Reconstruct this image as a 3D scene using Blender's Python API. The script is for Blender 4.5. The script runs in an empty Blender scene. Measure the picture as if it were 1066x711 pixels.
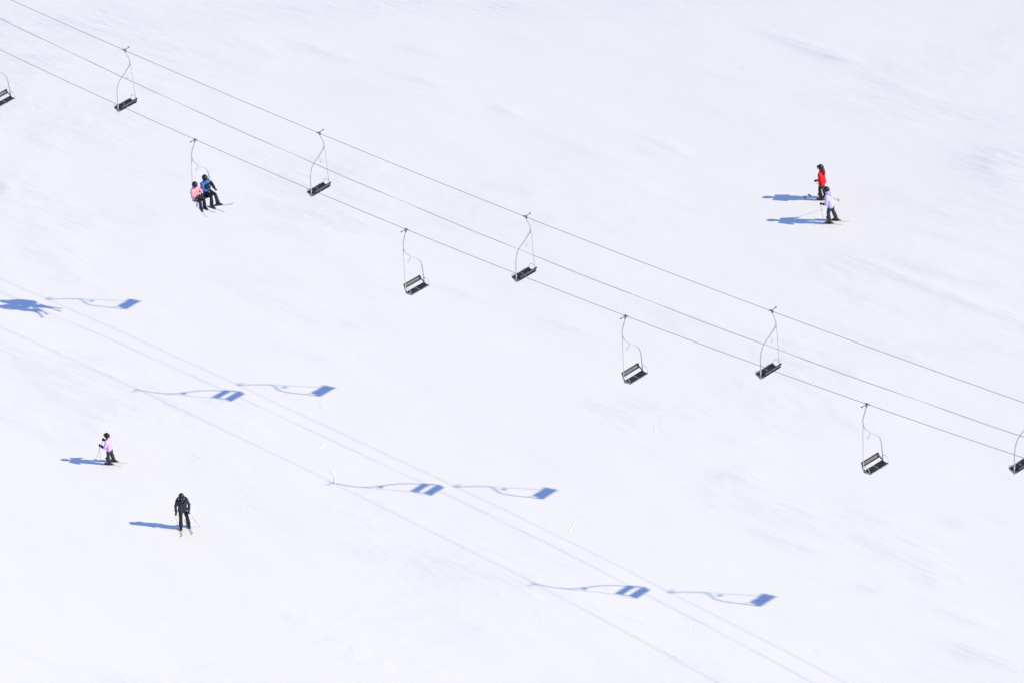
import bpy, bmesh, math, random
import numpy as np
from mathutils import Vector, Matrix, Euler, noise
R = math.radians
random.seed(4)
sc = bpy.context.scene
COL = sc.collection

# ------------------------------------------------------------------ place
PITCH, ROLL, DIST, FPX = 37.2526, 4.2882, 267.3975, 7000.0
G0, GX, GY = -4.10949, 0.0407917, -0.2254832
Q0, Q1, Q2 = 0.89043e-3, 1.55296e-3, 0.48130e-3
SUN_AZ, SUN_EL = -21.0212, 39.7049
HEAD = -50.95                      # heading of the chairs that travel uphill

def soft(t, a=40.0, b=22.0):
    s = abs(t)
    return t if s < a else math.copysign(a + b * math.tanh((s - a) / b), t)

def swell(x, y):
    """gentle unevenness of the groomed piste"""
    k = R(50.2)
    u, v = x * math.cos(k) - y * math.sin(k), x * math.sin(k) + y * math.cos(k)
    n = 0.055 * noise.noise((u * 0.055, v * 0.16, 3.1))
    n += 0.022 * noise.noise((u * 0.16, v * 0.42, 7.7))
    n += 0.009 * noise.noise((u * 0.34, v * 1.05, 1.3))
    return n

def gz(x, y):
    X, Y = soft(x), soft(y)
    return G0 + GX * x + GY * y + Q0 * X * X + Q1 * X * Y + Q2 * Y * Y + swell(x, y)

# ------------------------------------------------------------------ helpers
def link(o, parent=None):
    COL.objects.link(o)
    if parent: o.parent = parent
    return o

def obj(name, bm, mat, parent=None, smooth=True):
    me = bpy.data.meshes.new(name)
    bmesh.ops.recalc_face_normals(bm, faces=bm.faces)
    bm.to_mesh(me); bm.free()
    for p in me.polygons: p.use_smooth = smooth
    for m in (mat if isinstance(mat, (list, tuple)) else [mat]): me.materials.append(m)
    return link(bpy.data.objects.new(name, me), parent)

def tag(o, label=None, cat=None, group=None, kind=None):
    for k, v in (('label', label), ('category', cat), ('group', group), ('kind', kind)):
        if v: o[k] = v
    return o

def empty(name, loc=(0, 0, 0), rz=0.0, parent=None):
    o = bpy.data.objects.new(name, None)
    o.empty_display_size = 0.3
    o.location = loc; o.rotation_euler = (0, 0, rz)
    return link(o, parent)

def copy_tree(o, parent=None):
    c = o.copy(); COL.objects.link(c); c.parent = parent
    for ch in list(o.children): copy_tree(ch, c)
    return c

def spline(pts, n=6):
    P = [Vector(p) for p in pts]
    P = [2 * P[0] - P[1]] + P + [2 * P[-1] - P[-2]]
    out = []
    for i in range(1, len(P) - 2):
        a, b, c, d = P[i - 1:i + 3]
        for j in range(n):
            t = j / n
            out.append(0.5 * (2 * b + (c - a) * t + (2 * a - 5 * b + 4 * c - d) * t * t + (3 * b - a - 3 * c + d) * t ** 3))
    out.append(P[-2])
    return out

def add_tube(bm, pts, r, seg=8, cap=True):
    pts = [Vector(p) for p in pts]; n = len(pts)
    rad = r if isinstance(r, (list, tuple)) else [r] * n
    t0 = (pts[1] - pts[0]).normalized()
    up = Vector((0, 0, 1)) if abs(t0.z) < 0.9 else Vector((1, 0, 0))
    side = t0.cross(up).normalized()
    rings = []
    for i, p in enumerate(pts):
        t = (pts[min(i + 1, n - 1)] - pts[max(i - 1, 0)]).normalized()
        side = (side - t * side.dot(t)).normalized()
        b = t.cross(side)
        rings.append([bm.verts.new(p + (side * math.cos(a) + b * math.sin(a)) * rad[i])
                      for a in [2 * math.pi * k / seg for k in range(seg)]])
    for A, B in zip(rings, rings[1:]):
        for k in range(seg): bm.faces.new((A[k], A[(k + 1) % seg], B[(k + 1) % seg], B[k]))
    if cap: bm.faces.new(rings[0][::-1]); bm.faces.new(rings[-1])

def add_box(bm, c, s, M=None, bevel=0.0):
    r = bmesh.ops.create_cube(bm, size=1.0)
    vs = r['verts']
    for v in vs: v.co = Vector((v.co.x * s[0], v.co.y * s[1], v.co.z * s[2]))
    if bevel:
        es = list({e for v in vs for e in v.link_edges})
        g = bmesh.ops.bevel(bm, geom=es, offset=bevel, segments=2, affect='EDGES', profile=0.5)
        vs = list({v for f in g['faces'] for v in f.verts} | {v for v in vs if v.is_valid})
    for v in vs:
        if M is not None: v.co = M @ v.co
        v.co = v.co + Vector(c)
    return vs

def add_ball(bm, c, r, seg=12, rings=8, M=None):
    r = r if isinstance(r, (tuple, list)) else (r, r, r)
    g = bmesh.ops.create_uvsphere(bm, u_segments=seg, v_segments=rings, radius=1.0)
    for v in g['verts']:
        p = Vector((v.co.x * r[0], v.co.y * r[1], v.co.z * r[2]))
        if M is not None: p = M @ p
        v.co = p + Vector(c)
    return g['verts']

def add_capsule(bm, p0, p1, r0, r1, seg=12):
    p0, p1 = Vector(p0), Vector(p1)
    ax = (p1 - p0); L = ax.length or 1e-4; ax = ax / L
    pts, rad = [], []
    for a in (-80, -50, -22): pts.append(p0 + ax * r0 * math.sin(R(a))); rad.append(r0 * math.cos(R(a)))
    for k in range(5): pts.append(p0 + ax * L * k / 4); rad.append(r0 + (r1 - r0) * k / 4)
    for a in (22, 50, 80): pts.append(p1 + ax * r1 * math.sin(R(a))); rad.append(r1 * math.cos(R(a)))
    add_tube(bm, pts, rad, seg)

def fuse(bm, voxel, wrinkle=0.0, wfreq=9.0, hem=None, smooth_it=3, seed=0.0):
    """grow every limb volume in bm into ONE continuous surface"""
    me = bpy.data.meshes.new('tmp'); bm.to_mesh(me); bm.free()
    o = bpy.data.objects.new('tmp', me); COL.objects.link(o)
    m = o.modifiers.new('r', 'REMESH'); m.mode = 'VOXEL'; m.voxel_size = voxel; m.adaptivity = 0
    s = o.modifiers.new('s', 'SMOOTH'); s.iterations = smooth_it; s.factor = 0.5
    dg = bpy.context.evaluated_depsgraph_get(); dg.update()
    ev = o.evaluated_get(dg)
    nm = bpy.data.meshes.new_from_object(ev)
    out = bmesh.new(); out.from_mesh(nm)
    bpy.data.objects.remove(o); bpy.data.meshes.remove(me); bpy.data.meshes.remove(nm)
    if wrinkle:
        out.normal_update()
        for v in out.verts:
            c = v.co
            n = noise.noise((c.x * wfreq, c.y * wfreq, c.z * wfreq * 1.6 + seed)) + 0.5 * noise.noise((c.x * wfreq * 2.3 + seed, c.y * wfreq * 2.3, c.z * wfreq * 3))
            v.co = c + v.normal * n * wrinkle
    if hem is not None:
        for co, no in hem:
            bmesh.ops.bisect_plane(out, geom=out.verts[:] + out.edges[:] + out.faces[:], plane_co=co, plane_no=no, clear_outer=True)
    return out

# ------------------------------------------------------------------ materials
def mat(name, col, rough=0.6, metal=0.0, var=0.12, scale=14.0, bump=0.0, bscale=60.0, spec=0.4, sheen=0.0):
    m = bpy.data.materials.new(name); m.use_nodes = True
    nt = m.node_tree; b = nt.nodes['Principled BSDF']
    b.inputs['Roughness'].default_value = rough; b.inputs['Metallic'].default_value = metal
    b.inputs['Specular IOR Level'].default_value = spec
    if sheen: b.inputs['Sheen Weight'].default_value = sheen
    tc = nt.nodes.new('ShaderNodeTexCoord')
    n = nt.nodes.new('ShaderNodeTexNoise'); n.inputs['Scale'].default_value = scale; n.inputs['Detail'].default_value = 4
    nt.links.new(tc.outputs['Object'], n.inputs['Vector'])
    r = nt.nodes.new('ShaderNodeMapRange')
    r.inputs['From Min'].default_value = 0.3; r.inputs['From Max'].default_value = 0.7
    r.inputs['To Min'].default_value = 1 - var; r.inputs['To Max'].default_value = 1 + var
    nt.links.new(n.outputs['Fac'], r.inputs['Value'])
    mx = nt.nodes.new('ShaderNodeMix'); mx.data_type = 'RGBA'; mx.blend_type = 'MULTIPLY'
    mx.inputs['Factor'].default_value = 1.0
    mx.inputs['A'].default_value = (*col, 1)
    nt.links.new(r.outputs['Result'], mx.inputs['B'])
    nt.links.new(mx.outputs['Result'], b.inputs['Base Color'])
    if bump:
        n2 = nt.nodes.new('ShaderNodeTexNoise'); n2.inputs['Scale'].default_value = bscale
        nt.links.new(tc.outputs['Object'], n2.inputs['Vector'])
        bp = nt.nodes.new('ShaderNodeBump'); bp.inputs['Strength'].default_value = bump; bp.inputs['Distance'].default_value = 0.01
        nt.links.new(n2.outputs['Fac'], bp.inputs['Height']); nt.links.new(bp.outputs['Normal'], b.inputs['Normal'])
    return m

M = dict(
    tube=mat('galvanised_tube', (.47, .49, .58), .5, .05, .08, 9),
    dark=mat('black_slats', (.011, .012, .018), .55, 0, .3, 20, .3, 50),
    panel=mat('pale_steel_panel', (.15, .155, .18), .5, .2, .12, 12),
    edge=mat('grey_edge', (.22, .23, .26), .5, .2, .15, 14),
    grip=mat('dark_steel', (.16, .16, .19), .45, .6, .25, 25),
    plate=mat('number_plate_paint', (.45, .46, .52), .5, 0, .06, 10),
    rope=mat('steel_rope', (.035, .033, .034), .6, .1, .3, 3),
    sheath=mat('cable_sheath', (.05, .048, .05), .6, 0, .3, 2),
    skin=mat('skin', (.55, .33, .25), .5, 0, .06, 20),
    black=mat('black_cloth', (.020, .022, .032), .75, 0, .3, 16, .4, 90, .2),
    char=mat('charcoal_cloth', (.038, .045, .070), .75, 0, .3, 16, .4, 90, .2),
    red=mat('red_jacket_cloth', (.66, .010, .014), .65, 0, .15, 12, .4, 70, .3),
    purple=mat('mauve_jacket_cloth', (.62, .42, .80), .7, 0, .10, 12, .4, 70, .3),
    lilac=mat('pale_lilac_jacket_cloth', (.50, .47, .74), .7, 0, .10, 12, .4, 70, .3),
    pink=mat('pink_jacket_cloth', (.84, .33, .45), .7, 0, .12, 12, .4, 70, .3),
    blue=mat('blue_jacket_cloth', (.026, .14, .50), .65, 0, .15, 12, .4, 70, .3),
    helmet=mat('black_helmet_shell', (.012, .012, .015), .3, 0, .15, 10),
    lens=mat('dark_goggle_lens', (.05, .055, .07), .12, .5, .1, 10, spec=.8),
    lens_silver=mat('silver_goggle_lens', (.55, .58, .66), .15, .8, .1, 10, spec=.8),
    lens_blue=mat('blue_goggle_lens', (.03, .16, .55), .15, .5, .1, 10, spec=.8),
    strap=mat('goggle_strap', (.05, .05, .06), .8, 0, .2, 30),
    boot=mat('black_boot_shell', (.014, .014, .017), .35, 0, .2, 14),
    boot_pale=mat('pale_boot_buckles', (.45, .45, .48), .4, .3, .2, 30),
    ski=mat('white_ski_top', (.78, .79, .84), .4, 0, .12, 5),
    ski_dark=mat('dark_ski_top', (.05, .05, .06), .35, 0, .3, 5),
    ski_pink=mat('pinkish_ski_top', (.66, .56, .68), .35, 0, .2, 5),
    pole=mat('pole_shaft', (.36, .36, .40), .4, .5, .1, 8),
    hair=mat('dark_brown_hair', (.025, .014, .010), .5, 0, .35, 40, .6, 80),
    fur=mat('dark_fur_trim', (.03, .027, .03), .9, 0, .5, 60, .8, 90, .1),
    pale=mat('pale_buckle', (.6, .6, .63), .5, 0, .1, 20),
    backpack=mat('black_yoke_cloth', (.014, .015, .02), .75, 0, .3, 16, .4, 90, .2),
)

def snow_material():
    m = bpy.data.materials.new('groomed_snow'); m.use_nodes = True
    nt = m.node_tree; N = nt.nodes; Lk = nt.links
    b = N['Principled BSDF']
    b.inputs['Roughness'].default_value = .75; b.inputs['Specular IOR Level'].default_value = .15
    tc = N.new('ShaderNodeTexCoord')
    def rot(a, sx, sy, off=0):
        p = N.new('ShaderNodeMapping'); p.inputs['Rotation'].default_value = (0, 0, R(a))
        p.inputs['Location'].default_value = (off, off * .7, 0)
        Lk.new(tc.outputs['Object'], p.inputs['Vector'])
        s = N.new('ShaderNodeMapping'); s.inputs['Scale'].default_value = (sx, sy, (sx + sy) / 2)
        Lk.new(p.outputs['Vector'], s.inputs['Vector'])
        return s.outputs['Vector']
    def noi(vec, sc_, det=4, rough=.5, dist=0):
        n = N.new('ShaderNodeTexNoise'); n.inputs['Scale'].default_value = sc_
        n.inputs['Detail'].default_value = det; n.inputs['Roughness'].default_value = rough; n.inputs['Distortion'].default_value = dist
        Lk.new(vec, n.inputs['Vector']); return n.outputs['Fac']
    def mth(op, a, c, clamp=False):
        n = N.new('ShaderNodeMath'); n.operation = op; n.use_clamp = clamp
        for i, v in ((0, a), (1, c)):
            if isinstance(v, (int, float)): n.inputs[i].default_value = v
            else: Lk.new(v, n.inputs[i])
        return n.outputs[0]
    def ramp(v, lo, hi, a=0., c=1.):
        n = N.new('ShaderNodeMapRange'); n.interpolation_type = 'SMOOTHSTEP'
        n.inputs['From Min'].default_value = lo; n.inputs['From Max'].default_value = hi
        n.inputs['To Min'].default_value = a; n.inputs['To Max'].default_value = c
        Lk.new(v, n.inputs['Value']); return n.outputs['Result']
    at = N.new('ShaderNodeAttribute'); at.attribute_name = 'wear'
    wear = at.outputs['Fac']
    streak = noi(rot(50, .22, 2.6), 1.0, 6, .62, .15)        # long ski-run streaks
    streak2 = noi(rot(43, .5, 8.0, 31), 1.0, 5, .6, .1)      # finer scratches
    streak3 = noi(rot(24, .16, 3.4, 77), 1.0, 5, .6, .2)     # traverses across the run
    patch = noi(rot(46, .07, .16, 13), 1.0, 4, .55, .4)      # where the surface is scraped
    lumps = noi(tc.outputs['Object'], 1.6, 4, .55)
    grain = noi(tc.outputs['Object'], 9.0, 3, .6)
    scr = ramp(patch, .50, .70)
    wmask = mth('ADD', wear, mth('MULTIPLY', scr, .42), True)
    # height in metres
    h = mth('MULTIPLY', mth('MULTIPLY', streak, wmask), .078)
    h = mth('ADD', h, mth('MULTIPLY', mth('MULTIPLY', streak2, mth('ADD', wmask, .09)), .036))
    h = mth('ADD', h, mth('MULTIPLY', mth('MULTIPLY', streak3, mth('ADD', wmask, .14)), .026))
    h = mth('ADD', h, mth('MULTIPLY', lumps, .007))
    h = mth('ADD', h, mth('MULTIPLY', mth('MULTIPLY', grain, mth('ADD', wmask, .25)), .004))
    # crisp edge cuts: thin grooves where carved skis crossed the run
    c1 = ramp(noi(rot(47, .16, 5.5, 55), 1.0, 2, .4, .35), .60, .66)
    c2 = ramp(noi(rot(66, .20, 6.5, 91), 1.0, 2, .4, .35), .63, .69)
    cm = ramp(noi(rot(50, .05, .14, 23), 1.0, 3, .5, .3), .42, .62)
    h = mth('SUBTRACT', h, mth('MULTIPLY', mth('MULTIPLY', mth('ADD', c1, c2), cm), .0017))
    bp = N.new('ShaderNodeBump'); bp.inputs['Strength'].default_value = 1.0; bp.inputs['Distance'].default_value = 1.0
    Lk.new(h, bp.inputs['Height']); Lk.new(bp.outputs['Normal'], b.inputs['Normal'])
    # icy scraped snow is a little bluer and darker than the fresh groomed surface
    icy = mth('MULTIPLY', wmask, ramp(mth('ADD', mth('MULTIPLY', streak, .6), mth('MULTIPLY', streak2, .4)), .40, .62), True)
    mx = N.new('ShaderNodeMix'); mx.data_type = 'RGBA'
    Lk.new(icy, mx.inputs['Factor'])
    mx.inputs['A'].default_value = SNOW; mx.inputs['B'].default_value = ICY
    Lk.new(mx.outputs['Result'], b.inputs['Base Color'])
    return m
SNOW = (.880, .878, .900, 1); ICY = (.74, .765, .865, 1)
snow = snow_material()

# ------------------------------------------------------------------ ground
PATCH = [(-7.46, 39.94, 1.49, -1.75, -0.07, -0.49, 1.0), (-2.93, 38.49, 0.93, -0.8, -0.04, -0.4, 0.9), (-3.04, 35.26, 0.92, -0.82, -0.05, -0.39, 1.1), (0.55, 30.67, 0.64, -0.62, -0.04, -0.28, 0.8), (3.45, 26.23, 2.26, -2.73, -0.11, -0.53, 0.5), (-0.74, 42.78, 3.5, -1.73, -0.01, -0.32, 0.8), (-9.21, 45.74, 2.68, -1.42, -0.01, -0.33, 0.5), (5.74, 38.63, 2.99, -1.41, -0.03, -0.41, 0.5), (15.26, 30.79, 0.92, -0.94, -0.1, -0.53, 1.3), (13.66, 32.92, 1.49, -1.84, -0.08, -0.35, 0.8), (17.65, 26.91, 1.49, -1.95, -0.09, -0.33, 0.9), (21.03, 18.52, 1.53, -0.21, -0.08, -1.53, 1.8), (21.2, 16.15, 1.14, -0.68, -0.15, -1.04, 0.8), (16.47, 8.7, 1.51, -1.84, -0.08, -0.31, 1.2), (19.48, 4.92, 1.31, -1.59, -0.08, -0.3, 0.8), (14.42, 10.44, 0.94, -0.87, -0.15, -0.74, 0.6), (18.05, 8.64, 1.38, -1.46, -0.11, -0.48, 0.9), (20.13, 7.52, 1.1, -0.75, -0.11, -0.66, 0.9), (16.33, -23.32, 1.26, -1.08, -0.15, -0.62, 1.3), (9.97, -12.69, 1.51, -1.48, -0.13, -0.59, 0.9), (8.49, -6.98, 0.91, -0.43, -0.05, -0.49, 0.9), (-21.91, 29.6, 0.39, -0.11, 0.03, -0.86, 1.0), (-20.89, 43.67, 1.18, -0.69, -0.0, -0.56, 0.7), (-15.19, 38.64, 0.79, -0.65, -0.04, -0.63, 0.7), (1.91, 8.71, 1.25, -1.24, -0.18, -1.01, 0.7), (-8.08, 8.2, 1.51, -1.45, -0.06, -0.43, 0.5), (-2.37, 13.47, 1.7, -1.7, -0.08, -0.52, 0.5), (1.25, 12.43, 1.58, -0.83, -0.07, -0.91, 0.5), (-15.25, 29.24, 2.14, -1.17, -0.01, -0.62, 0.5), (-8.86, 15.77, 1.61, -1.02, -0.04, -0.66, 0.5), (6.52, 20.3, 2.14, -2.83, -0.12, -0.5, 0.4), (9.69, 31.46, 1.95, -1.95, -0.1, -0.55, 0.4), (16.79, -12.95, 0.68, -0.48, -0.06, -0.3, 0.8), (15.92, -20.19, 1.23, -1.28, -0.07, -0.27, 0.8), (15.28, -17.33, 0.45, -0.42, -0.05, -0.21, 0.7), (12.91, -17.42, 0.82, -0.46, -0.03, -0.22, 0.9), (5.75, -21.94, 1.01, -0.65, -0.06, -0.37, 0.4), (-19.08, 14.96, 1.57, -1.84, -0.04, -0.27, 0.3), (-1.2, -15.04, 2.11, -1.36, -0.06, -0.47, 0.3), (14.3, 4.06, 1.96, -2.52, -0.1, -0.38, 0.35), (18.92, 11.49, 1.73, -1.87, -0.1, -0.4, 0.4), (-4.02, 34.46, 2.13, -1.27, -0.05, -0.81, 0.5), (-11.45, 39.75, 2.17, -1.82, -0.05, -0.62, 0.4), (-18.26, 46.61, 2.72, -1.98, -0.02, -0.66, 0.35), (2.2, 37.92, 1.7, -1.07, -0.04, -0.51, 0.5), (10.48, 23.76, 2.32, -1.96, -0.11, -0.72, 0.3)]
TRACK = [[(-8.25, 4.53), (-7.98, 3.82), (-7.79, 3.13), (-7.64, 2.28), (-7.58, 1.18)], [(-7.84, 0.06), (-7.96, -0.36), (-8.16, -0.63)], [(-7.61, -2.58), (-7.47, -3.05), (-7.42, -3.5), (-7.44, -3.94)], [(1.98, -9.07), (1.79, -9.7), (1.59, -10.32)], [(-7.19, -17.21), (-7.12, -17.8)], [(-6.94, -17.91), (-6.77, -18.91), (-6.56, -19.67), (-6.42, -20.09)], [(-6.33, -18.5), (-6.22, -18.84)], [(-12.01, -15.0), (-11.86, -15.19)], [(-20.63, -7.3), (-20.3, -7.97)], [(-11.52, -4.6), (-11.33, -5.35)], [(-11.22, -4.75), (-11.06, -5.31)], [(-10.91, -5.08), (-10.83, -5.79)], [(18.18, -17.7), (18.51, -18.39)], [(5.64, -18.71), (5.85, -19.46), (6.05, -20.44)], [(5.97, -18.7), (6.02, -19.65), (6.09, -20.37)], [(4.48, -20.29), (5.07, -21.19), (5.61, -21.91), (6.22, -22.49)], [(-1.65, -11.31), (-1.32, -11.71), (-1.18, -11.91)], [(-18.68, -13.02), (-18.59, -12.52)], [(-20.16, -15.45), (-20.03, -15.8)], [(-13.13, -18.39), (-12.98, -18.57)], [(-8.89, 0.3), (-8.81, -0.8)], [(15.03, 10.51), (15.92, 9.23), (16.93, 8.02), (17.89, 6.83), (19.14, 5.46), (20.76, 3.3)], [(15.3, 10.42), (16.48, 8.79), (18.09, 6.85), (19.51, 5.26), (20.79, 3.64)], [(11.67, 35.33), (13.26, 33.28), (15.22, 30.81), (17.12, 28.09), (18.76, 25.13)], [(12.09, 35.16), (13.67, 33.01), (15.62, 30.55), (17.89, 27.21), (19.33, 24.53)], [(-8.87, 41.65), (-7.46, 40.16), (-5.93, 38.21)], [(-8.34, 41.46), (-7.02, 39.89), (-5.71, 37.92)], [(-4.2, 36.31), (-3.14, 35.09), (-2.2, 34.23)], [(-3.77, 36.15), (-2.7, 35.03), (-1.86, 33.9)], [(0.1, 31.24), (1.25, 29.81), (2.67, 27.9), (4.28, 25.75), (6.04, 23.17)], [(-0.41, 31.62), (1.03, 29.69), (3.46, 26.43), (5.44, 23.77), (7.39, 20.97), (9.29, 18.13)], [(-3.38, 44.25), (-1.17, 43.17), (1.9, 41.84), (5.82, 40.16)], [(-4.73, 44.34), (-1.63, 42.81), (2.31, 40.93), (7.52, 38.96)], [(8.38, 38.61), (10.95, 37.67), (13.95, 36.84), (16.64, 36.13)], [(13.46, 36.13), (14.76, 36.0), (16.63, 36.03)], [(-22.9, 49.17), (-21.5, 48.45)], [(-9.21, 46.51), (-5.62, 44.91), (-3.39, 43.71)], [(13.15, -14.47), (13.66, -14.99), (14.1, -15.41)], [(12.23, -16.87), (12.91, -17.42), (13.43, -17.77)], [(14.4, -19.08), (15.06, -19.69), (15.76, -20.31)], [(15.12, -15.88), (15.79, -16.51)], [(5.25, -17.92), (6.81, -19.18), (8.31, -21.05)], [(1.15, 9.66), (2.68, 7.86), (4.22, 6.79)], [(5.38, -1.34), (5.43, -2.65)], [(-10.43, -1.62), (-10.05, -1.07)], [(-3.25, 0.8), (-2.36, 0.85)], [(10.53, -4.8), (11.59, -5.91)], [(9.18, 10.07), (10.69, 8.7), (12.51, 6.36)], [(4.66, 16.12), (6.58, 13.83), (9.24, 10.97)], [(-12.81, 20.31), (-11.34, 19.31)], [(-18.06, 8.38), (-17.43, 7.19)], [(-1.87, 1.8), (-2.24, 0.91)]]

def axis(lo, hi, step, far):
    a = list(np.arange(lo, hi + 1e-6, step))
    s, up = step, []
    v = hi
    while v < far: s *= 1.35; v += s; up.append(v)
    s, dn = step, []
    v = lo
    while v > -far: s *= 1.35; v -= s; dn.append(v)
    return dn[::-1] + a + up

def build_ground():
    xs, ys = axis(-28, 29, .125, 1500), axis(-31, 56, .14, 1500)
    nx, ny = len(xs), len(ys)
    XX, YY = np.meshgrid(xs, ys)
    wear = np.zeros_like(XX)
    for cx, cy, ax, ay, bx, by, st in PATCH:
        q = max(1.0, .40 / math.hypot(bx, by)); bx, by = bx * q, by * q
        det = ax * by - ay * bx
        u = ((XX - cx) * by - (YY - cy) * bx) / det
        v = (-(XX - cx) * ay + (YY - cy) * ax) / det
        wear += st * .50 * np.exp(-(u * u + v * v) * .9)
    # the groomed cat road along the far edge of the run
    t = (YY - (42.2 - .30 * XX)) / 1.6
    wear += .35 * np.exp(-t * t)
    verts = [(x, y, gz(x, y)) for y in ys for x in xs]
    faces = [(j * nx + i, j * nx + i + 1, (j + 1) * nx + i + 1, (j + 1) * nx + i) for j in range(ny - 1) for i in range(nx - 1)]
    me = bpy.data.meshes.new('snow_ground'); me.from_pydata(verts, [], faces)
    me.polygons.foreach_set('use_smooth', [True] * len(faces))
    a = me.attributes.new('wear', 'FLOAT', 'POINT'); a.data.foreach_set('value', np.clip(wear, 0, 1).ravel().astype(np.float32))
    me.materials.append(snow)
    o = link(bpy.data.objects.new('snow_ground', me)); o['kind'] = 'structure'
build_ground()

def build_tracks():
    bm = bmesh.new()
    def ridge(pts, w, h):
        P = [Vector((x, y, 0)) for x, y in pts]
        P = spline(P, 10)
        n = len(P); rows = []
        for i, p in enumerate(P):
            t = (P[min(i + 1, n - 1)] - P[max(i - 1, 0)]).normalized(); s = Vector((-t.y, t.x, 0))
            f = min(1, i / 2.5, (n - 1 - i) / 2.5)
            f *= .55 + .9 * abs(noise.noise((p.x * 3.1, p.y * 3.1, .4)))
            if n > 31: f *= max(0, .25 + 1.6 * noise.noise((p.x * .9, p.y * .9, 8.4)))
            jit = .03 * noise.noise((p.x * 1.7, p.y * 1.7, 5))
            row = []
            for k, (o_, z_) in enumerate(((-1, -.25), (-.45, .55), (0, 1), (.4, .5), (1, -.25))):
                q = p + s * (o_ * w * .5 + jit)
                row.append(bm.verts.new((q.x, q.y, gz(q.x, q.y) + (z_ * h * f - .008 * (1 - min(1, f)) if z_ > 0 else -.014))))
            rows.append(row)
        for A, B in zip(rows, rows[1:]):
            for k in range(4): bm.faces.new((A[k], A[k + 1], B[k + 1], B[k]))
    for i, t in enumerate(TRACK):
        big = i < 4
        ridge(t, .11 if big else random.uniform(.07, .12), .022 if big else random.uniform(.005, .011) if len(t) < 4 else random.uniform(.007, .016))
    # faint short scrapes everywhere on the piste
    for i in range(70):
        x, y = random.uniform(-22, 22), random.uniform(-24, 44)
        a = R(-50 + random.gauss(0, 16)); L = random.uniform(.3, 1.6); c = random.uniform(-.5, .5)
        pts = [(x + math.cos(a + c * s) * L * s, y + math.sin(a + c * s) * L * s) for s in (0, .35, .7, 1)]
        ridge(pts, random.uniform(.04, .07), random.uniform(.003, .008))
    # long faint paired ski runs sweeping down the piste
    for i in range(15):
        x, y = random.uniform(-26, 20), random.uniform(-12, 52)
        a = -50 + random.gauss(0, 9); ph = random.uniform(0, 6.3); amp = random.uniform(6, 22); wl = random.uniform(7, 14)
        L = random.uniform(9, 22); n = int(L / 1.1); P0 = []
        for j in range(n):
            P0.append((x, y)); h = R(a + amp * math.sin(ph + j * 1.1 * 6.283 / wl)); x += math.cos(h) * 1.1; y += math.sin(h) * 1.1
        hgt = random.uniform(.006, .013)
        for off in (0, random.uniform(.22, .4)):
            ridge([(px + .77 * off, py + .64 * off) for px, py in P0], .075, hgt)
    o = obj('ski_tracks', bm, snow)
    tag(o, 'thin curved ridges of snow left on the white piste by turning skis', 'ski tracks', kind='stuff')
build_tracks()

# ------------------------------------------------------------------ ropes
LP = [[-37.055, 45.29, -4.27], [-30.841, 37.251, -3.139], [-24.626, 29.212, -1.795], [-18.412, 21.172, -0.243], [-12.198, 13.133, 1.511], [-5.984, 5.094, 3.462], [0.23, -2.945, 5.606], [6.444, -10.985, 7.937], [12.658, -19.024, 10.451], [18.873, -27.063, 13.141], [25.087, -35.103, 16.004], [31.301, -43.142, 19.034], [37.515, -51.181, 22.226]]
UP = [[-34.433, 47.317, -5.256], [-28.219, 39.278, -3.763], [-22.004, 31.238, -2.147], [-15.79, 23.199, -0.408], [-9.576, 15.16, 1.457], [-3.362, 7.12, 3.448], [2.852, -0.919, 5.568], [9.066, -8.958, 7.818], [15.28, -16.997, 10.2], [21.495, -25.037, 12.716], [27.709, -33.076, 15.367], [33.923, -41.115, 18.155], [40.137, -49.155, 21.081]]
MP = [[-35.427, 46.549, -4.483], [-29.212, 38.51, -3.4], [-22.998, 30.47, -2.121], [-16.784, 22.431, -0.647], [-10.57, 14.392, 1.023], [-4.356, 6.352, 2.889], [1.858, -1.687, 4.949], [8.072, -9.726, 7.206], [14.287, -17.766, 9.658], [20.501, -25.805, 12.305], [26.715, -33.844, 15.148], [32.929, -41.884, 18.187], [39.143, -49.923, 21.421]]

def rope_path(pts, ext=70.0):
    P = spline(pts, 8)
    a = (P[0] - P[1]).normalized(); b = (P[-1] - P[-2]).normalized()
    return [P[0] + a * ext] + P + [P[-1] + b * ext]
def rope(name, pts, r, label):
    bm = bmesh.new(); add_tube(bm, rope_path(pts), r, 8)
    return tag(obj(name, bm, M['rope']), label, 'cable', 'cables of the chairlift')
rope('haul_rope', LP, .0082, 'near steel rope that carries the chairs facing the viewer and the two riders')
rope('haul_rope', UP, .0082, 'far steel rope that carries the chairs seen from behind')
t = empty('signal_line', MP[6])
tag(t, 'middle cable without chairs, strung between the two ropes that carry chairs', 'cable', 'cables of the chairlift')
P = rope_path(MP)
bm = bmesh.new(); add_tube(bm, [p - Vector(MP[6]) for p in P], .0050, 8); obj('carrier_wire', bm, M['rope'], t)
bm = bmesh.new(); Q = []
for a, b in zip(P, P[1:]):
    n = max(2, int((b - a).length / .35))
    for k in range(n):
        p = a.lerp(b, k / n); s = p.x * 1.35
        Q.append(p - Vector(MP[6]) + Vector((0, .016 * math.cos(s), -.020 + .016 * math.sin(s))))
add_tube(bm, Q, .0046, 6); obj('signal_cable', bm, M['sheath'], t)

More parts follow.
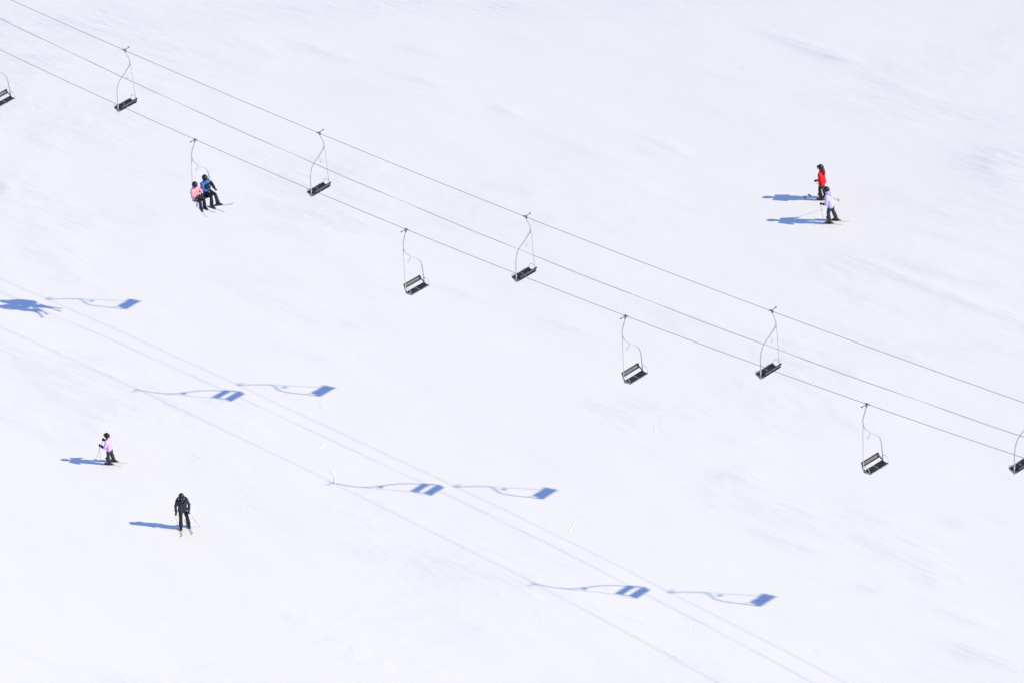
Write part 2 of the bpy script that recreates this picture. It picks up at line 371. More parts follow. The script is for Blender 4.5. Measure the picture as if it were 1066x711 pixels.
# ------------------------------------------------------------------ chairs
def make_chair():
    c = empty('lift_chair')
    # grip on the rope (rope runs along the chair's own x; it climbs about 15 degrees)
    tilt = Matrix.Rotation(R(-15), 3, 'Y')
    bm = bmesh.new()
    add_box(bm, (0, 0, 0), (.28, .036, .036), tilt, .008)
    add_box(bm, tilt @ Vector((0, 0, .03)), (.09, .045, .04), tilt, .010)
    add_box(bm, (0, -.04, -.07), (.05, .05, .08), tilt, .010)
    g = obj('grip', bm, M['grip'], c)
    bm = bmesh.new()
    add_tube(bm, [(0, -.05, .0), (.0, -.16, .015), (.0, -.25, .02)], [.020, .016, .015], 8)
    add_ball(bm, (0, -.265, .02), .034)
    obj('grip_lever', bm, M['grip'], g)
    # S-shaped hanger tube, ending under the left end of the seat
    pts = [(0, -.02, -.03), (-.006, -.10, -.26), (-.014, -.185, -.50), (-.018, -.216, -.68), (.02, -.222, -.84), (.075, -.19, -.99), (.11, -.09, -1.14), (.125, .03, -1.27),
           (.15, .20, -1.42), (.155, .35, -1.57), (.14, .46, -1.77), (.12, .535, -2.05), (.10, .575, -2.45), (.09, .600, -2.75), (.09, .605, -2.98)]
    bm = bmesh.new(); add_tube(bm, spline(pts, 5), .026, 10); obj('hanger_tube', bm, M['tube'], c)
    pts = [(-.012, -.222, -.72), (-.004, -.250, -1.0), (.0, -.272, -1.5), (.008, -.288, -2.1), (.02, -.315, -2.50), (.03, -.332, -2.75), (.035, -.332, -2.98)]
    bm = bmesh.new(); add_tube(bm, spline(pts, 6), .0135, 8); obj('hanger_rod', bm, M['tube'], c)
    bm = bmesh.new()
    Mz = Matrix.Rotation(R(8), 3, 'Z')
    add_box(bm, (.06, -.05, -1.475), (.015, .17, .12), Mz, .004)
    add_tube(bm, [(.075, -.02, -1.42), (.118, -.02, -1.215)], .006, 6)
    obj('number_plate', bm, M['plate'], c)
    # seat: slatted bench with a grey rolled front edge
    xb, xf, y0, y1 = .035, .390, -.306, .578
    ym = (y0 + y1) / 2
    zt = lambda x: -2.925 + (x - xb) / (xf - xb) * .062
    Ms = Matrix.Rotation(R(-9.9), 3, 'Y')
    bm = bmesh.new()
    for ya, yb in ((y0, ym - .008), (ym + .008, y1)):
        for k in range(4):
            xa = xb + (xf - xb) * (k + .5) / 4
            add_box(bm, (xa, (ya + yb) / 2, zt(xa)), ((xf - xb) / 4 - .004, yb - ya, .035), Ms, .008)
    s = obj('seat', bm, M['dark'], c)
    bm = bmesh.new()
    for ya, yb in ((y0 - .005, ym - .015), (ym + .015, y1 + .005)):
        add_tube(bm, spline([(xf + .012, ya, -2.865), (xf + .022, (ya + yb) / 2, -2.860), (xf + .012, yb, -2.865)], 4), .019, 8)
    add_box(bm, (.20, ym, zt(.20) + .003), (.30, .05, .03), Ms, .005)
    obj('seat_rail', bm, M['edge'], s)
    # backrest: pale pressed panel between two dark rails, leaning back
    Mb = Matrix.Rotation(R(24.5), 3, 'Y')          # local -z ends up forward and down
    yb0, yb1 = -.299, .534; yc = (yb0 + yb1) / 2
    D = Vector((.074, 0, -.164)).normalized(); ctr = Vector((-.063, yc, -2.688))
    Mb = Matrix((D, Vector((0, 1, 0)), D.cross(Vector((0, 1, 0))))).transposed()
    bm = bmesh.new()
    add_box(bm, ctr, (.115, yb1 - yb0 - .01, .016), Mb, .004)
    bk = obj('backrest', bm, M['panel'], c)
    bm = bmesh.new()
    for q in (-.075, .075): add_box(bm, ctr + D * q, (.052, yb1 - yb0, .034), Mb, .010)
    for y in (yb0 - .011, yb1 + .011): add_box(bm, (ctr.x, y, ctr.z), (.20, .020, .045), Mb, .006)
    obj('backrest_frame', bm, M['dark'], bk)
    # side brackets joining hanger, backrest and bench
    for y, x0, q in ((-.334, .035, -1), (.604, .09, 1)):
        bm = bmesh.new()
        add_tube(bm, spline([(x0, y, -2.94), (x0 + .08, y - .008 * q, -2.955), (.22, y - .014 * q, -2.935), (.39, y - .018 * q, -2.885)], 4), .015, 8)
        add_box(bm, (.055, y - .018 * q, -2.865), (.26, .018, .085), Matrix.Rotation(R(36), 3, 'Y'), .006)
        obj('side_bracket', bm, M['grip'], c)
    for y, x0, q in ((-.340, .03, -1), (.610, .095, 1)):
        bm = bmesh.new()
        pts = [(x0, y, -2.66), (x0 + .07, y + .015 * q, -2.635), (.25, y + .02 * q, -2.64), (.345, y + .01 * q, -2.69), (.375, y - .01 * q, -2.79), (.37, y - .025 * q, -2.89)]
        add_tube(bm, spline(pts, 5), .010, 6); obj('armrest', bm, M['tube'], c)
    return c

SWING = (R(-1.6), R(2.6), R(HEAD + .8))
CH = 'chairs hanging from the chairlift ropes'
near = [((-21.271, 24.871, -0.982), 'empty black double chair cut off by the left edge of the photo'),
        ((-12.391, 13.382, 1.453), 'occupied double chair carrying two riders in pink and blue jackets'),
        ((-3.84, 2.32, 4.181), 'empty chair facing the viewer, next along the near rope right of the two riders'),
        ((4.408, -8.351, 7.153), 'empty chair facing the viewer, middle one of the three whole ones on the near rope'),
        ((12.777, -19.177, 10.5), 'empty chair facing the viewer, rightmost and lowest of the whole ones on near rope')]
far = [((-15.51, 22.836, -0.326), 'empty chair seen from behind, topmost and leftmost on the far rope'),
       ((-7.273, 12.18, 2.18), 'empty chair seen from behind, second from the top of the far rope'),
       ((0.887, 1.623, 4.884), 'empty chair seen from behind, third from the top of the far rope'),
       ((9.865, -9.991, 8.117), 'empty chair seen from behind, fourth from the top of the far rope'),
       ((18.439, -21.084, 11.462), 'empty chair seen from behind, cut off by the right edge of the photo')]
proto = make_chair(); first = True
for lst, hd in ((near, HEAD), (far, HEAD + 180)):
    for i, (loc, lab) in enumerate(lst):
        o = proto if first else copy_tree(proto); first = False
        o.location = loc; o.rotation_euler = (0, 0, R(hd + (0, .8, -.7, .5, -.6)[i]))
        if 'occupied' in lab: o.rotation_euler = SWING      # the riders' weight swings it back
        tag(o, lab, 'lift chair', CH)
        if hd != HEAD:           # the grip follows the rope, which falls away on this side
            for ch in o.children:
                if ch.name.startswith('grip'):
                    ch.rotation_euler = (0, R(30), 0)

# ------------------------------------------------------------------ people
def make_glove(side, wrist, elbow, axis_, m, parent):
    """gloved hand: palm, thumb and four fingers curled round the direction axis_"""
    w, e = Vector(wrist), Vector(elbow)
    e1 = (w - e).normalized()
    e3 = Vector(axis_); e3 = (e3 - e1 * e3.dot(e1)).normalized()
    e2 = e1.cross(e3) * (1 if side == 'r' else -1)
    # palm faces e2, fingers bend towards e2, index side is +e3
    P = lambda a, b_, c_: w + e1 * a + e2 * b_ + e3 * c_
    bm = bmesh.new()
    add_capsule(bm, P(-.10, 0, 0), P(.0, 0, 0), .060, .044)
    for c_ in (-.026, 0, .026): add_capsule(bm, P(.01, 0, c_ * .8), P(.072, -.004, c_), .025, .021)
    for k, (c_, L) in enumerate(((.036, .9), (.012, 1.0), (-.012, .95), (-.036, .78))):
        a = P(.080, -.002, c_); b_ = P(.080 + .030 * L, .016, c_ * 1.05); d = P(.080 + .022 * L, .048 * L, c_); f = P(.066, .058 * L, c_ * .95)
        add_capsule(bm, a, b_, .0135, .0130, 8); add_capsule(bm, b_, d, .0130, .0120, 8); add_capsule(bm, d, f, .0120, .0105, 8)
    add_capsule(bm, P(.018, .012, .035), P(.050, .036, .058), .018, .015, 8)
    add_capsule(bm, P(.050, .036, .058), P(.080, .060, .045), .015, .012, 8)
    obj('glove', fuse(bm, .0065, smooth_it=1), m, parent)
    return P(.075, .032, 0)

def make_boot(pos, yaw, pitch, lean, m, parent):
    bm = bmesh.new()
    Mx = Matrix.Rotation(yaw, 3, 'Z') @ Matrix.Rotation(-pitch, 3, 'Y')
    secs = [(-.105, .042, .0, .075), (-.085, .050, .0, .10), (0, .049, .0, .12), (.07, .052, .0, .105), (.14, .050, .0, .075), (.185, .034, .0, .055)]
    rings = []
    for x, w, z0, z1 in secs:
        rings.append([bm.verts.new(Mx @ Vector(p)) for p in ((x, -w, z0), (x, w, z0), (x, w, z1 * .6), (x, w * .6, z1), (x, -w * .6, z1), (x, -w, z1 * .6))])
    for A, B in zip(rings, rings[1:]):
        for k in range(6): bm.faces.new((A[k], A[(k + 1) % 6], B[(k + 1) % 6], B[k]))
    bm.faces.new(rings[0][::-1]); bm.faces.new(rings[-1])
    add_tube(bm, [Mx @ Vector(p) for p in ((-.035, 0, .07), (-.03 + lean * .05, 0, .14), (-.03 + lean * .2, 0, .28), (-.03 + lean * .25, 0, .33))], [.060, .060, .064, .062], 10)
    for v in bm.verts: v.co += Vector(pos)
    b = obj('boot', bm, m, parent)
    for x, z in ((.03, .115), (.0, .17), (.012, .235)):
        bm = bmesh.new(); add_box(bm, Vector(pos) + Mx @ Vector((x + .02, .055, z)), (.05, .018, .014), Mx, .003)
        obj('buckle', bm, M['boot_pale'], b)

def head_gear(hc, yaw, tiltm, lens, parent, hm, strap, hk=1.0):
    Mh = (Matrix.Rotation(yaw, 3, 'Z') @ tiltm) * hk
    T = lambda p: Vector(hc) + Mh @ Vector(p)
    # helmet shell: dome with an opening for the face, ear covers and a short brim
    bm = bmesh.new()
    g = bmesh.ops.create_uvsphere(bm, u_segments=28, v_segments=18, radius=1.0)
    kill = []
    for f in bm.faces:
        c = f.calc_center_median()
        if c.z < -.62 or (c.x > .28 and c.z < .26 and abs(c.y) < .86) or (c.x > .05 and c.z < -.35): kill.append(f)
    bmesh.ops.delete(bm, geom=kill, context='FACES')
    for v in bm.verts: v.co = Vector((v.co.x * .142, v.co.y * .118, v.co.z * .138 + .018))
    bmesh.ops.solidify(bm, geom=bm.faces[:], thickness=.016)
    add_box(bm, (.128, 0, .062), (.05, .15, .014), Matrix.Rotation(R(14), 3, 'Y'), .005)
    for v in bm.verts: v.co = T(v.co)
    h = obj('helmet', bm, hm, parent)
    # goggles: curved lens plus the strap round the helmet
    bm = bmesh.new()
    rows = []
    for z, k in ((-.048, .97), (-.036, 1.0), (0.0, 1.03), (.034, 1.02), (.046, .98)):
        rows.append([bm.verts.new(T((math.cos(R(a)) * .142 * k, math.sin(R(a)) * .110 * k, z + .012 - (.012 if abs(a) < 9 and z < -.03 else 0) * -1))) for a in range(-62, 63, 8)])
    for A, B in zip(rows, rows[1:]):
        for i in range(len(A) - 1): bm.faces.new((A[i], A[i + 1], B[i + 1], B[i]))
    bmesh.ops.solidify(bm, geom=bm.faces[:], thickness=.018)
    gg = obj('goggles', bm, lens, parent)
    bm = bmesh.new(); rows = []
    for z in (-.018, .018):
        rows.append([bm.verts.new(T((math.cos(R(a)) * .146, math.sin(R(a)) * .122, z + .02 + .012 * (1 - math.cos(R(a - 180)))))) for a in range(60, 301, 10)])
    for i in range(len(rows[0]) - 1): bm.faces.new((rows[0][i], rows[0][i + 1], rows[1][i + 1], rows[1][i]))
    bmesh.ops.solidify(bm, geom=bm.faces[:], thickness=.005)
    obj('strap', bm, strap, gg)

def head_volume(bm, hc, yaw, tiltm, hk=1.0):
    Mh = (Matrix.Rotation(yaw, 3, 'Z') @ tiltm) * hk
    T = lambda p: Vector(hc) + Mh @ Vector(p)
    add_ball(bm, T((-.008, 0, .02)), (.098, .077, .105), 20, 14, Mh)
    add_ball(bm, T((.035, 0, -.055)), (.055, .055, .058), 14, 10, Mh)      # jaw
    add_capsule(bm, T((.082, 0, .012)), T((.104, 0, -.018)), .011, .014, 8)  # nose
    add_capsule(bm, T((.078, -.020, -.060)), T((.078, .020, -.060)), .010, .010, 8)   # mouth
    add_ball(bm, T((.072, 0, -.095)), .022)                                 # chin
    for s in (-1, 1):
        add_ball(bm, T((.074, .034 * s, .040)), (.016, .026, .011), 10, 8, Mh)  # brow
        add_ball(bm, T((.070, .033 * s, .014)), .016)                           # eyeball under the lid
        add_ball(bm, T((-.005, .078 * s, .0)), (.022, .012, .032), 10, 8, Mh)   # ear

def person(p):
    """p holds the joints in the person's own frame: x forward, y left, z up from the ground at the base"""
    root = empty('person', p['loc'], p['yaw'])
    tag(root, p['label'], 'person', p.get('group'))
    k = p.get('scale', 1.0); gk = k * p.get('girth', 1.0); lk = k * p.get('legs', 1.0)
    J = {n: Vector(v) for n, v in p['J'].items()}
    hy = R(p.get('head_yaw', 0)); ht = Matrix.Rotation(R(p.get('head_tilt', 0)), 3, 'Y')
    # ---- body
    bm = bmesh.new()
    for s in (-1, 1):
        o = Vector((0, .06 * s, 0)) * k
        add_capsule(bm, J['pelvis'] + o, J['chest'] + o * 1.15, .080 * gk, .088 * gk)
    add_capsule(bm, J['chest'], J['neck'], .08 * gk, .052 * k)
    add_capsule(bm, J['neck'], J['head'], .054 * k, .058 * k)
    for s in 'lr':
        add_capsule(bm, J['chest'], J['sh' + s], .07 * gk, .050 * gk)
        add_capsule(bm, J['sh' + s], J['el' + s], .044 * gk, .037 * gk); add_capsule(bm, J['el' + s], J['wr' + s], .040 * k, .029 * k)
        e1 = (J['wr' + s] - J['el' + s]).normalized()
        add_capsule(bm, J['wr' + s], J['wr' + s] + e1 * .05, .027 * k, .022 * k)
        add_capsule(bm, J['hip' + s], J['kn' + s], .082 * k, .052 * k); add_capsule(bm, J['kn' + s], J['an' + s], .050 * k, .036 * k)
        add_capsule(bm, J['an' + s], J['an' + s] + Vector((.03, 0, -.04)), .030, .026)
    hk = p.get('head_size', 1.0)
    head_volume(bm, J['head'], hy, ht, hk)
    obj('body', fuse(bm, .011, smooth_it=2), M['skin'], root)
    # ---- trousers
    bm = bmesh.new()
    add_capsule(bm, J['pelvis'] + Vector((0, .055, .02)), J['pelvis'] + Vector((0, -.055, .02)), .104 * k, .104 * k)
    for s in 'lr':
        add_capsule(bm, J['hip' + s], J['kn' + s], .098 * lk, .074 * lk)
        d = (J['an' + s] - J['kn' + s])
        add_capsule(bm, J['kn' + s], J['kn' + s] + d * .84, .073 * lk, .082 * lk)
    obj('trousers', fuse(bm, .014, .010, 9, seed=p['seed']), p['pants'], root)
    # ---- jacket
    bm = bmesh.new()
    low = J['pelvis'] + (J['pelvis'] - J['chest']).normalized() * p.get('drop', .06)
    for s in (-1, 1):
        o = Vector((0, .075 * s, 0)) * k
        add_capsule(bm, low + o * 1.05, (low + J['chest']) / 2 + o * .9, .143 * gk, .118 * gk)
        add_capsule(bm, (low + J['chest']) / 2 + o * .9, J['chest'] + o * 1.25, .118 * gk, .126 * gk)
    add_capsule(bm, J['chest'], J['neck'], .125 * k, .088 * k)
    add_capsule(bm, J['neck'], J['neck'].lerp(J['head'], .38), .085 * k, .082 * k)
    for s in 'lr':
        add_capsule(bm, J['chest'] + Vector((0, 0, .04)), J['sh' + s], .105 * gk, .080 * gk)
        add_capsule(bm, J['sh' + s], J['el' + s], .076 * gk, .064 * gk)
        add_capsule(bm, J['el' + s], J['el' + s].lerp(J['wr' + s], .86), .064 * gk, .052 * k)
    if p.get('hood'):
        add_capsule(bm, J['neck'] + Vector((-.10, .05, -.02)), J['neck'] + Vector((-.10, -.05, -.02)), .058, .058)
        add_capsule(bm, J['neck'] + Vector((-.13, 0, -.02)), J['neck'] + Vector((-.14, 0, -.12)), .07, .03)
    up = (J['chest'] - J['pelvis']).normalized()
    hem = [(low - up * (.085 if not p.get('seated') else .10), -up)]
    jk = obj('jacket', fuse(bm, .013, .011, 8, hem, seed=p['seed'] + 5), p['coat'], root)
    if p.get('yoke'):                                     # black panel across the chest
        bm = bmesh.new()
        c = J['chest'] + Vector((.075, 0, -.05))
        add_capsule(bm, c + Vector((0, .075, .02)), c + Vector((0, -.075, .02)), .085, .085)
        add_capsule(bm, c + Vector((.015, .07, -.11)), c + Vector((.015, -.07, -.11)), .082, .082)
        obj('chest_panel', fuse(bm, .012, .004, 10), M['backpack'], jk)
    if p.get('dark_sleeve'):
        q = p['dark_sleeve']; bm = bmesh.new()
        add_capsule(bm, J['sh' + q].lerp(J['el' + q], .45), J['el' + q], .084 * k, .078 * k)
        add_capsule(bm, J['el' + q], J['el' + q].lerp(J['wr' + q], .8), .078 * k, .062 * k)
        obj('sleeve_panel', fuse(bm, .012, .008, 9), M['backpack'], jk)
    if p.get('fur'):                                      # fur trimmed hood lying on the shoulders
        bm = bmesh.new()
        pts = [J['neck'] + Vector(v) for v in ((.11, .05, -.12), (.07, .14, -.05), (-.03, .19, .02), (-.13, .12, .0), (-.16, 0, -.02), (-.13, -.12, .0), (-.03, -.19, .02), (.07, -.14, -.05), (.11, -.05, -.12))]
        for a, b in zip(pts, pts[1:]): add_capsule(bm, a, b, .034, .034, 8)
        obj('fur_trim', fuse(bm, .011, .016, 26), M['fur'], jk)
    if p.get('buckle_at'):
        bm = bmesh.new(); add_box(bm, p['buckle_at'], (.025, .05, .035), None, .006); obj('hip_tag', bm, M['pale'], jk)
    if p.get('pocket'):
        bm = bmesh.new(); add_box(bm, p['pocket'], (.05, .02, .15), Matrix.Rotation(R(24), 3, 'Y'), .008); obj('pocket_flap', bm, M['black'], jk)
    if p.get('hair'):
        bm = bmesh.new()
        h = J['head']
        for y, L in ((-.045, .27), (-.02, .32), (.02, .34), (.045, .29), (.0, .31)):
            pts = spline([h + Vector((-.085, y, -.06)), h + Vector((-.12, y * 1.3, -.14)), h + Vector((-.165, y * 1.3, -.23)), h + Vector((-.155, y, -L - .03))], 4)
            n = len(pts)
            for i in range(n - 1): add_capsule(bm, pts[i], pts[i + 1], .032 - .018 * i / n, .032 - .018 * (i + 1) / n, 8)
        obj('long_hair', fuse(bm, .010, .010, 22), M['hair'], root)
    if p.get('gaiter'):
        bm = bmesh.new()
        add_capsule(bm, J['neck'] + Vector((0, 0, .02)), J['neck'].lerp(J['head'], .55), .075, .070)
        add_ball(bm, J['head'] + Matrix.Rotation(hy, 3, 'Z') @ Vector((.036, 0, -.062)) * hk, (.066 * hk, .066 * hk, .05 * hk))
        obj('neck_gaiter', fuse(bm, .011, .004, 12), p['gaiter'], root)
    head_gear(J['head'], hy, ht, p['lens'], root, p.get('hm', M['helmet']), p.get('strap', M['strap']), hk)
    grips = {}
    for s in 'lr':
        grips[s] = make_glove(s, J['wr' + s], J['el' + s], p['grip_axis'][s], p.get('gloves', M['black']), root)
        make_boot(J['an' + s] + Vector((.0, 0, -.10)), R(p['toe'][s]), p['pitch'][s], .30, M['boot'], root)
    bpy.context.view_layer.update()
    return root, grips, J

def make_ski(m, L=1.52, tip=None):
    """origin under the boot, x forward"""
    t = empty('ski')
    bm = bmesh.new(); rows = []
    n = 26; back, front = -.44 * L, .56 * L
    for i in range(n + 1):
        f = i / n; x = back + (front - back) * f
        w = .035 + .014 * (2 * f - 1) ** 2
        if f < .06: w *= .55 + .45 * f / .06
        if f > .90: w *= math.sqrt(max(.02, 1 - ((f - .90) / .102) ** 2))
        z = .002 + (.09 * max(0, (f - .88) / .12) ** 2) + .05 * max(0, (.05 - f) / .05) ** 2 * .5
        th = .013 if .2 < f < .8 else .010
        rows.append([bm.verts.new(q) for q in ((x, -w, z), (x, w, z), (x, w * .9, z + th), (x, -w * .9, z + th))])
    for A, B in zip(rows, rows[1:]):
        for k in range(4): bm.faces.new((A[k], A[(k + 1) % 4], B[(k + 1) % 4], B[k]))
    bm.faces.new(rows[0][::-1]); bm.faces.new(rows[-1])
    obj('ski_board', bm, m, t, False)
    if tip is not None:
        bm = bmesh.new()
        add_tube(bm, [(front - .16, 0, .035), (front - .08, 0, .060), (front - .01, 0, .088)], [.042, .040, .024], 8)
        for v in bm.verts: v.co.z = v.co.z * .30 + .7 * (.03 + .075 * max(0, (v.co.x - front + .16) / .16) ** 1.5) + .006
        obj('ski_tip', bm, tip, t)
    bm = bmesh.new()
    add_box(bm, (.20, 0, .031), (.08, .06, .032), None, .008); add_box(bm, (.168, 0, .052), (.03, .065, .014), None, .004)
    obj('toe_binding', bm, M['grip'], t)
    bm = bmesh.new()
    add_box(bm, (-.165, 0, .032), (.11, .055, .034), None, .008); add_box(bm, (-.135, 0, .062), (.035, .05, .045), None, .008)
    obj('heel_binding', bm, M['grip'], t)
    return t

def make_pole(L=1.12):
    """origin at the grip, shaft along -z"""
    t = empty('ski_pole')
    bm = bmesh.new(); add_tube(bm, [(0, 0, -.06), (0, 0, -.5 * L), (0, 0, -L + .02), (0, 0, -L)], [.0085, .008, .006, .003], 8); obj('shaft', bm, M['pole'], t)
    bm = bmesh.new(); add_tube(bm, [(0, 0, -.07), (0, 0, -.03), (0, 0, .05), (0, 0, .062), (0, 0, .072)], [.013, .015, .015, .022, .016], 10); obj('handle', bm, M['black'], t)
    bm = bmesh.new(); add_tube(bm, [(0, 0, -L + .055), (0, 0, -L + .065), (0, 0, -L + .075)], [.046, .042, .012], 14); obj('basket', bm, M['pole'], t)
    return t

ski_proto, pole_proto = {}, None
def put_ski(kind, loc, yaw, pitch, label, roll=0.0):
    src = ski_proto.get(kind)
    if src is None: o = ski_proto[kind] = make_ski(M['ski'], tip=M['boot']) if kind == 'ski_tipped' else make_ski(M[kind])
    else: o = copy_tree(src)
    X = Vector((math.cos(yaw) * math.cos(pitch), math.sin(yaw) * math.cos(pitch), math.sin(pitch)))
    side = Vector((-math.sin(yaw), math.cos(yaw), math.tan(roll))).normalized()
    side = (side - X * side.dot(X)).normalized(); up = X.cross(side)
    o.rotation_euler = Matrix((X, side, up)).transposed().to_euler(); o.location = loc
    return tag(o, label, 'ski', 'skis on the feet of the skiers')
def put_pole(top, tip, label):
    global pole_proto
    if pole_proto is None: o = pole_proto = make_pole()
    else: o = copy_tree(pole_proto)
    d = (Vector(top) - Vector(tip)).normalized()
    o.rotation_euler = d.to_track_quat('Z', 'Y').to_euler(); o.location = top
    return tag(o, label, 'ski pole', 'ski poles of the skiers standing on the snow')

def frame(loc, yaw):
    f = Vector((math.cos(yaw), math.sin(yaw), 0)); l = Vector((-math.sin(yaw), math.cos(yaw), 0))
    return lambda v: Vector(loc) + f * v[0] + l * v[1] + Vector((0, 0, v[2]))

def stander(xy, yaw_deg, H, feet, arms, poles, who, skikind, lean=0.0, bend=0.06, toe=(0, 0), **kw):
    """a skier standing on the slope; feet = {'l': (x, y), 'r': (x, y)} in the own frame"""
    yaw = R(yaw_deg); base = (xy[0], xy[1], gz(*xy)); W = frame(base, yaw)
    k = H / 1.78
    J = {}; pitch = {}; toes = {'l': toe[0], 'r': toe[1]}
    for s in 'lr':
        fx, fy = feet[s]; w = W((fx, fy, 0)); ya = yaw + R(toes[s])
        g = gz(w.x, w.y)
        dx, dy = math.cos(ya) * .35, math.sin(ya) * .35
        slope = math.atan2(gz(w.x + dx, w.y + dy) - gz(w.x - dx, w.y - dy), .70)
        cross = math.atan2(gz(w.x - dy, w.y + dx) - gz(w.x + dy, w.y - dx), .70)
        pitch[s] = slope
        zg = g - base[2]
        put_ski(skikind, (w.x, w.y, g + .004), ya, slope, f"{'left' if s == 'l' else 'right'} ski under {who}", cross)
        J['an' + s] = (fx, fy, zg + .02 + .10)
    hz = .90 * k + .02
    J['pelvis'] = (-.03 + lean * .1, 0, hz + .02)
    for s, q in (('l', 1), ('r', -1)):
        J['hip' + s] = (-.02 + lean * .1, .085 * k * q, hz)
        ax, ay, az = J['an' + s]
        J['kn' + s] = ((ax - .0) * .5 + bend + .02, (ay + .10 * k * q) * .5, (hz + az) * .5 + .01)
    J['chest'] = (lean * .55, 0, 1.27 * k); J['neck'] = (.01 + lean * .8, 0, 1.46 * k); J['head'] = (.03 + lean * 1.0, 0, 1.625 * k)
    for s, q in (('l', 1), ('r', -1)):
        J['sh' + s] = (lean * .7, .19 * k * q, 1.405 * k)
        J['el' + s] = arms[s][0]; J['wr' + s] = arms[s][1]
    axis_ = {}
    for s in 'lr':
        axis_[s] = Vector((0, 0, 1))
        if poles.get(s):
            axis_[s] = (Vector(arms[s][1]) - Vector(poles[s])).normalized()
    root, grips, J = person(dict(loc=base, yaw=yaw, J=J, scale=k, toe=toes, pitch=pitch, grip_axis=axis_, group='skiers standing on the snow', **kw))
    for s in 'lr':
        if poles.get(s):
            put_pole(W(grips[s]), W(poles[s]), f"pole in the {'left' if s == 'l' else 'right'} hand of {who}")
    return root

stander((-16.43, -.13), 153, 1.53, {'l': (.0, .13), 'r': (-.06, -.16)},
        {'l': [(.04, .26, .93), (.23, .19, .96)], 'r': [(.06, -.26, .93), (.26, -.18, .98)]},
        {'l': (.33, .22, -.02), 'r': (.55, -.05, .35)}, 'the skier in the mauve jacket', 'ski', bend=.0, girth=.95, legs=1.12, head_size=.90,
        label='skier in mauve jacket and dark trousers facing left, holding both gloves forward', seed=1.0,
        coat=M['purple'], pants=M['char'], lens=M['lens'], gaiter=M['black'], head_tilt=4, drop=.03)

stander((-13.34, -6.73), -84, 1.76, {'l': (-.05, .17), 'r': (.05, -.15)},
        {'l': [(-.02, .27, 1.12), (.09, .22, .90)], 'r': [(-.03, -.27, 1.11), (.02, -.27, .84)]},
        {'l': (.05, .60, -.02), 'r': (.12, -.27, .18)}, 'the skier dressed all in black', 'ski_pink', girth=.89, head_size=.93, toe=(6, -3),
        label='skier dressed all in black with fur-trimmed hood, facing the camera', seed=2.0, bend=.02,
        coat=M['char'], pants=M['black'], lens=M['lens'], gaiter=M['black'], fur=True, drop=.08, hood=True, head_tilt=2, buckle_at=(.11, .17, .93))

stander((13.58, 17.27), 152, 1.78, {'l': (.0, .13), 'r': (-.12, -.11)},
        {'l': [(-.09, .25, 1.14), (.14, .18, 1.04)], 'r': [(-.02, -.25, 1.12), (.12, -.19, 1.00)]},
        {'l': (-.30, -.20, .05), 'r': (-.15, -.35, -.02)}, 'the skier in the red jacket', 'ski_tipped', bend=.03,
        label='skier in bright red jacket and black trousers with long dark hair down the back', seed=3.0,
        coat=M['red'], pants=M['black'], lens=M['lens_silver'], hair=True, head_tilt=2, head_yaw=28, drop=.08, pocket=(-.02, .215, .92))

stander((13.79, 14.92), 152, 1.80, {'l': (.03, .15), 'r': (-.15, -.17)},
        {'l': [(.06, .30, 1.10), (.27, .24, 1.04)], 'r': [(.02, -.29, 1.08), (.18, -.24, .96)]},
        {'l': (.22, .30, .0), 'r': (.15, -1.08, .36)}, 'the skier in the pale lilac jacket', 'ski', lean=.15, bend=.04, legs=1.05, girth=.93, head_size=.96,
        label='skier in pale lilac jacket and black helmet standing just below the red-jacketed skier', seed=4.0,
        coat=M['lilac'], pants=M['char'], lens=M['lens'], gaiter=M['black'], hood=True, head_tilt=8, head_yaw=24, drop=.04)

# ---- two riders on the occupied chair (joints in the chair's frame, z from the rope)
CL = (-12.391, 13.382, 1.453); CY = SWING[2]
CW = lambda v: Vector(CL) + Euler(SWING).to_matrix() @ Vector(v)
def rider(y, k, feet, knees, arms, who, skikind, skip, **kw):
    zs = -2.60                       # top of the bench under the hips
    base = CW((.16, y, -2.87))       # where the rider sits
    J = {}
    J['pelvis'] = (-.04, 0, .14 * k); J['chest'] = (-.09, 0, .48 * k); J['neck'] = (-.08, 0, .65 * k); J['head'] = (-.05, 0, .81 * k)
    pitch = {}
    for s, q in (('l', 1), ('r', -1)):
        J['hip' + s] = (.0, .085 * k * q, .115); J['kn' + s] = knees[s]; J['an' + s] = feet[s]
        J['sh' + s] = (-.08, .18 * k * q, .58 * k); J['el' + s] = arms[s][0]; J['wr' + s] = arms[s][1]
        pitch[s] = R(skip[s][1])
        ya = CY + R(skip[s][0])
        a = Vector(feet[s])
        dz = Vector((0, 0, -.10 - .022))
        q_ = frame(base, CY)(a + dz)
        put_ski(skikind, q_, ya, pitch[s], f"{'left' if s == 'l' else 'right'} ski dangling from {who}")
    root, g, J = person(dict(loc=base, yaw=CY, J=J, scale=k, toe={s: skip[s][0] for s in 'lr'}, pitch=pitch, seated=True,
                             grip_axis={'l': Vector((0, -.6, .8)), 'r': Vector((0, .6, .8))}, group='riders sitting on the lift chair', drop=.03, **kw))
    return root
rider(-.19, .86, {'l': (.41, .06, -.25), 'r': (.34, -.10, -.25)}, {'l': (.37, .08, .10), 'r': (.33, -.10, .09)},
      {'l': [(.06, .23, .31), (.27, .07, .24)], 'r': [(.04, -.24, .31), (.25, -.07, .25)]}, 'the rider in the pink jacket', 'ski',
      {'l': (-3, 17), 'r': (-22, 10)}, label='rider in pink jacket and blue goggles on the nearer end of the chair', seed=6.0,
      coat=M['pink'], pants=M['black'], lens=M['lens_blue'], gaiter=M['black'], gloves=M['char'], head_yaw=-22, head_tilt=8)
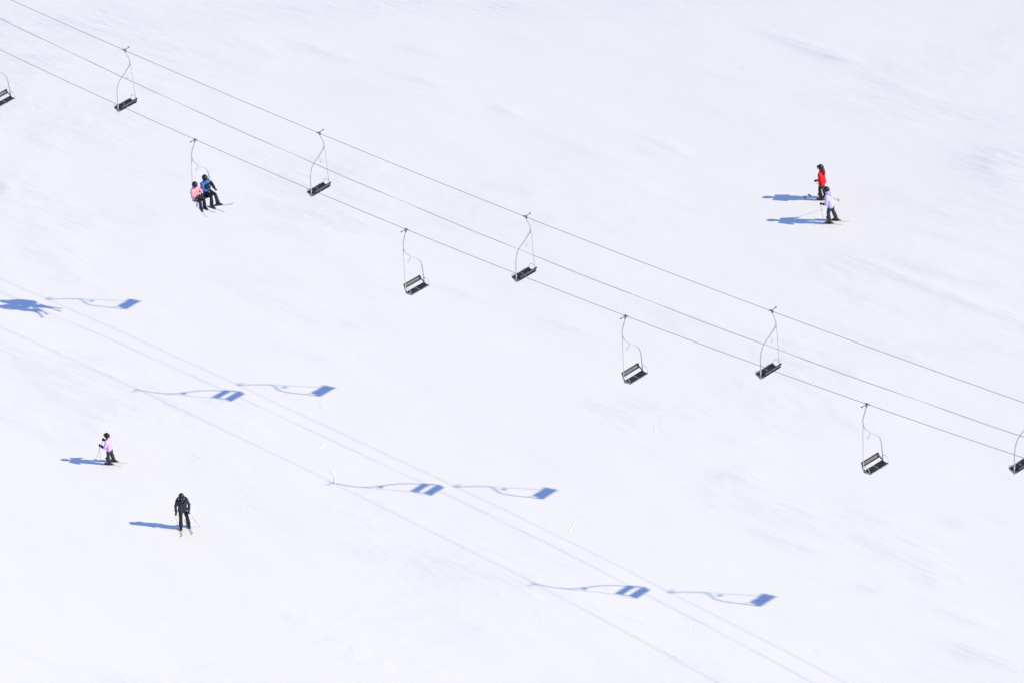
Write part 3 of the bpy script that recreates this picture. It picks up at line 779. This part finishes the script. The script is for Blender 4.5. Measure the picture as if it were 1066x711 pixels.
rider(.36, .95, {'l': (.62, .06, -.22), 'r': (.42, -.13, -.36)}, {'l': (.44, .08, .13), 'r': (.40, -.11, .10)},
      {'l': [(-.02, .29, .36), (.16, .30, .18)], 'r': [(.06, -.23, .34), (.28, -.06, .22)]}, 'the rider in the blue jacket', 'ski',
      {'l': (22, 20), 'r': (4, 12)}, label='rider in blue jacket with black chest panel on the farther end of the chair', seed=7.0,
      coat=M['blue'], pants=M['black'], lens=M['lens'], gaiter=M['black'], yoke=True, dark_sleeve='l', head_yaw=-22, head_tilt=6)

# ------------------------------------------------------------------ light
w = bpy.data.worlds.new('World'); sc.world = w; w.use_nodes = True
nt = w.node_tree; bg = nt.nodes['Background']
sky = nt.nodes.new('ShaderNodeTexSky'); sky.sky_type = 'NISHITA'; sky.sun_disc = False
sky.sun_elevation = R(SUN_EL); sky.sun_rotation = R(90 - SUN_AZ)
sky.altitude = 2600; sky.air_density = 1.0; sky.dust_density = .05; sky.ozone_density = 5.0
tint = nt.nodes.new('ShaderNodeMix'); tint.data_type = 'RGBA'; tint.blend_type = 'MULTIPLY'; tint.inputs['Factor'].default_value = 1.0
tint.inputs['B'].default_value = (1.0, .92, 1.0, 1)      # the deep violet-blue of a sky at altitude
nt.links.new(sky.outputs['Color'], tint.inputs['A']); nt.links.new(tint.outputs['Result'], bg.inputs['Color']); bg.inputs['Strength'].default_value = .15
ld = bpy.data.lights.new('sun', 'SUN'); ld.energy = 3.2; ld.angle = R(.5); ld.color = (1.0, .855, .485)
lo = link(bpy.data.objects.new('sun', ld))
sd = Vector((math.cos(R(SUN_EL)) * math.cos(R(SUN_AZ)), math.cos(R(SUN_EL)) * math.sin(R(SUN_AZ)), math.sin(R(SUN_EL))))
lo.rotation_euler = sd.to_track_quat('Z', 'Y').to_euler(); lo.location = sd * 120

# ------------------------------------------------------------------ camera
cd = bpy.data.cameras.new('camera'); cam = link(bpy.data.objects.new('camera', cd))
cd.sensor_width = 36.0; cd.sensor_fit = 'HORIZONTAL'; cd.lens = 36.0 * FPX / 1066.0
p = R(PITCH)
cam.location = (0, -DIST * math.cos(p), DIST * math.sin(p)); cam.rotation_euler = (Matrix.Rotation(R(90) - p, 3, 'X') @ Matrix.Rotation(R(-ROLL), 3, 'Z')).to_euler()
cd.clip_start = 1.0; cd.clip_end = 6000
sc.camera = cam
vs = sc.view_settings
vs.view_transform = 'Standard'; vs.look = 'None'; vs.exposure = 0.62; vs.gamma = 1.0; vs.use_curve_mapping = False
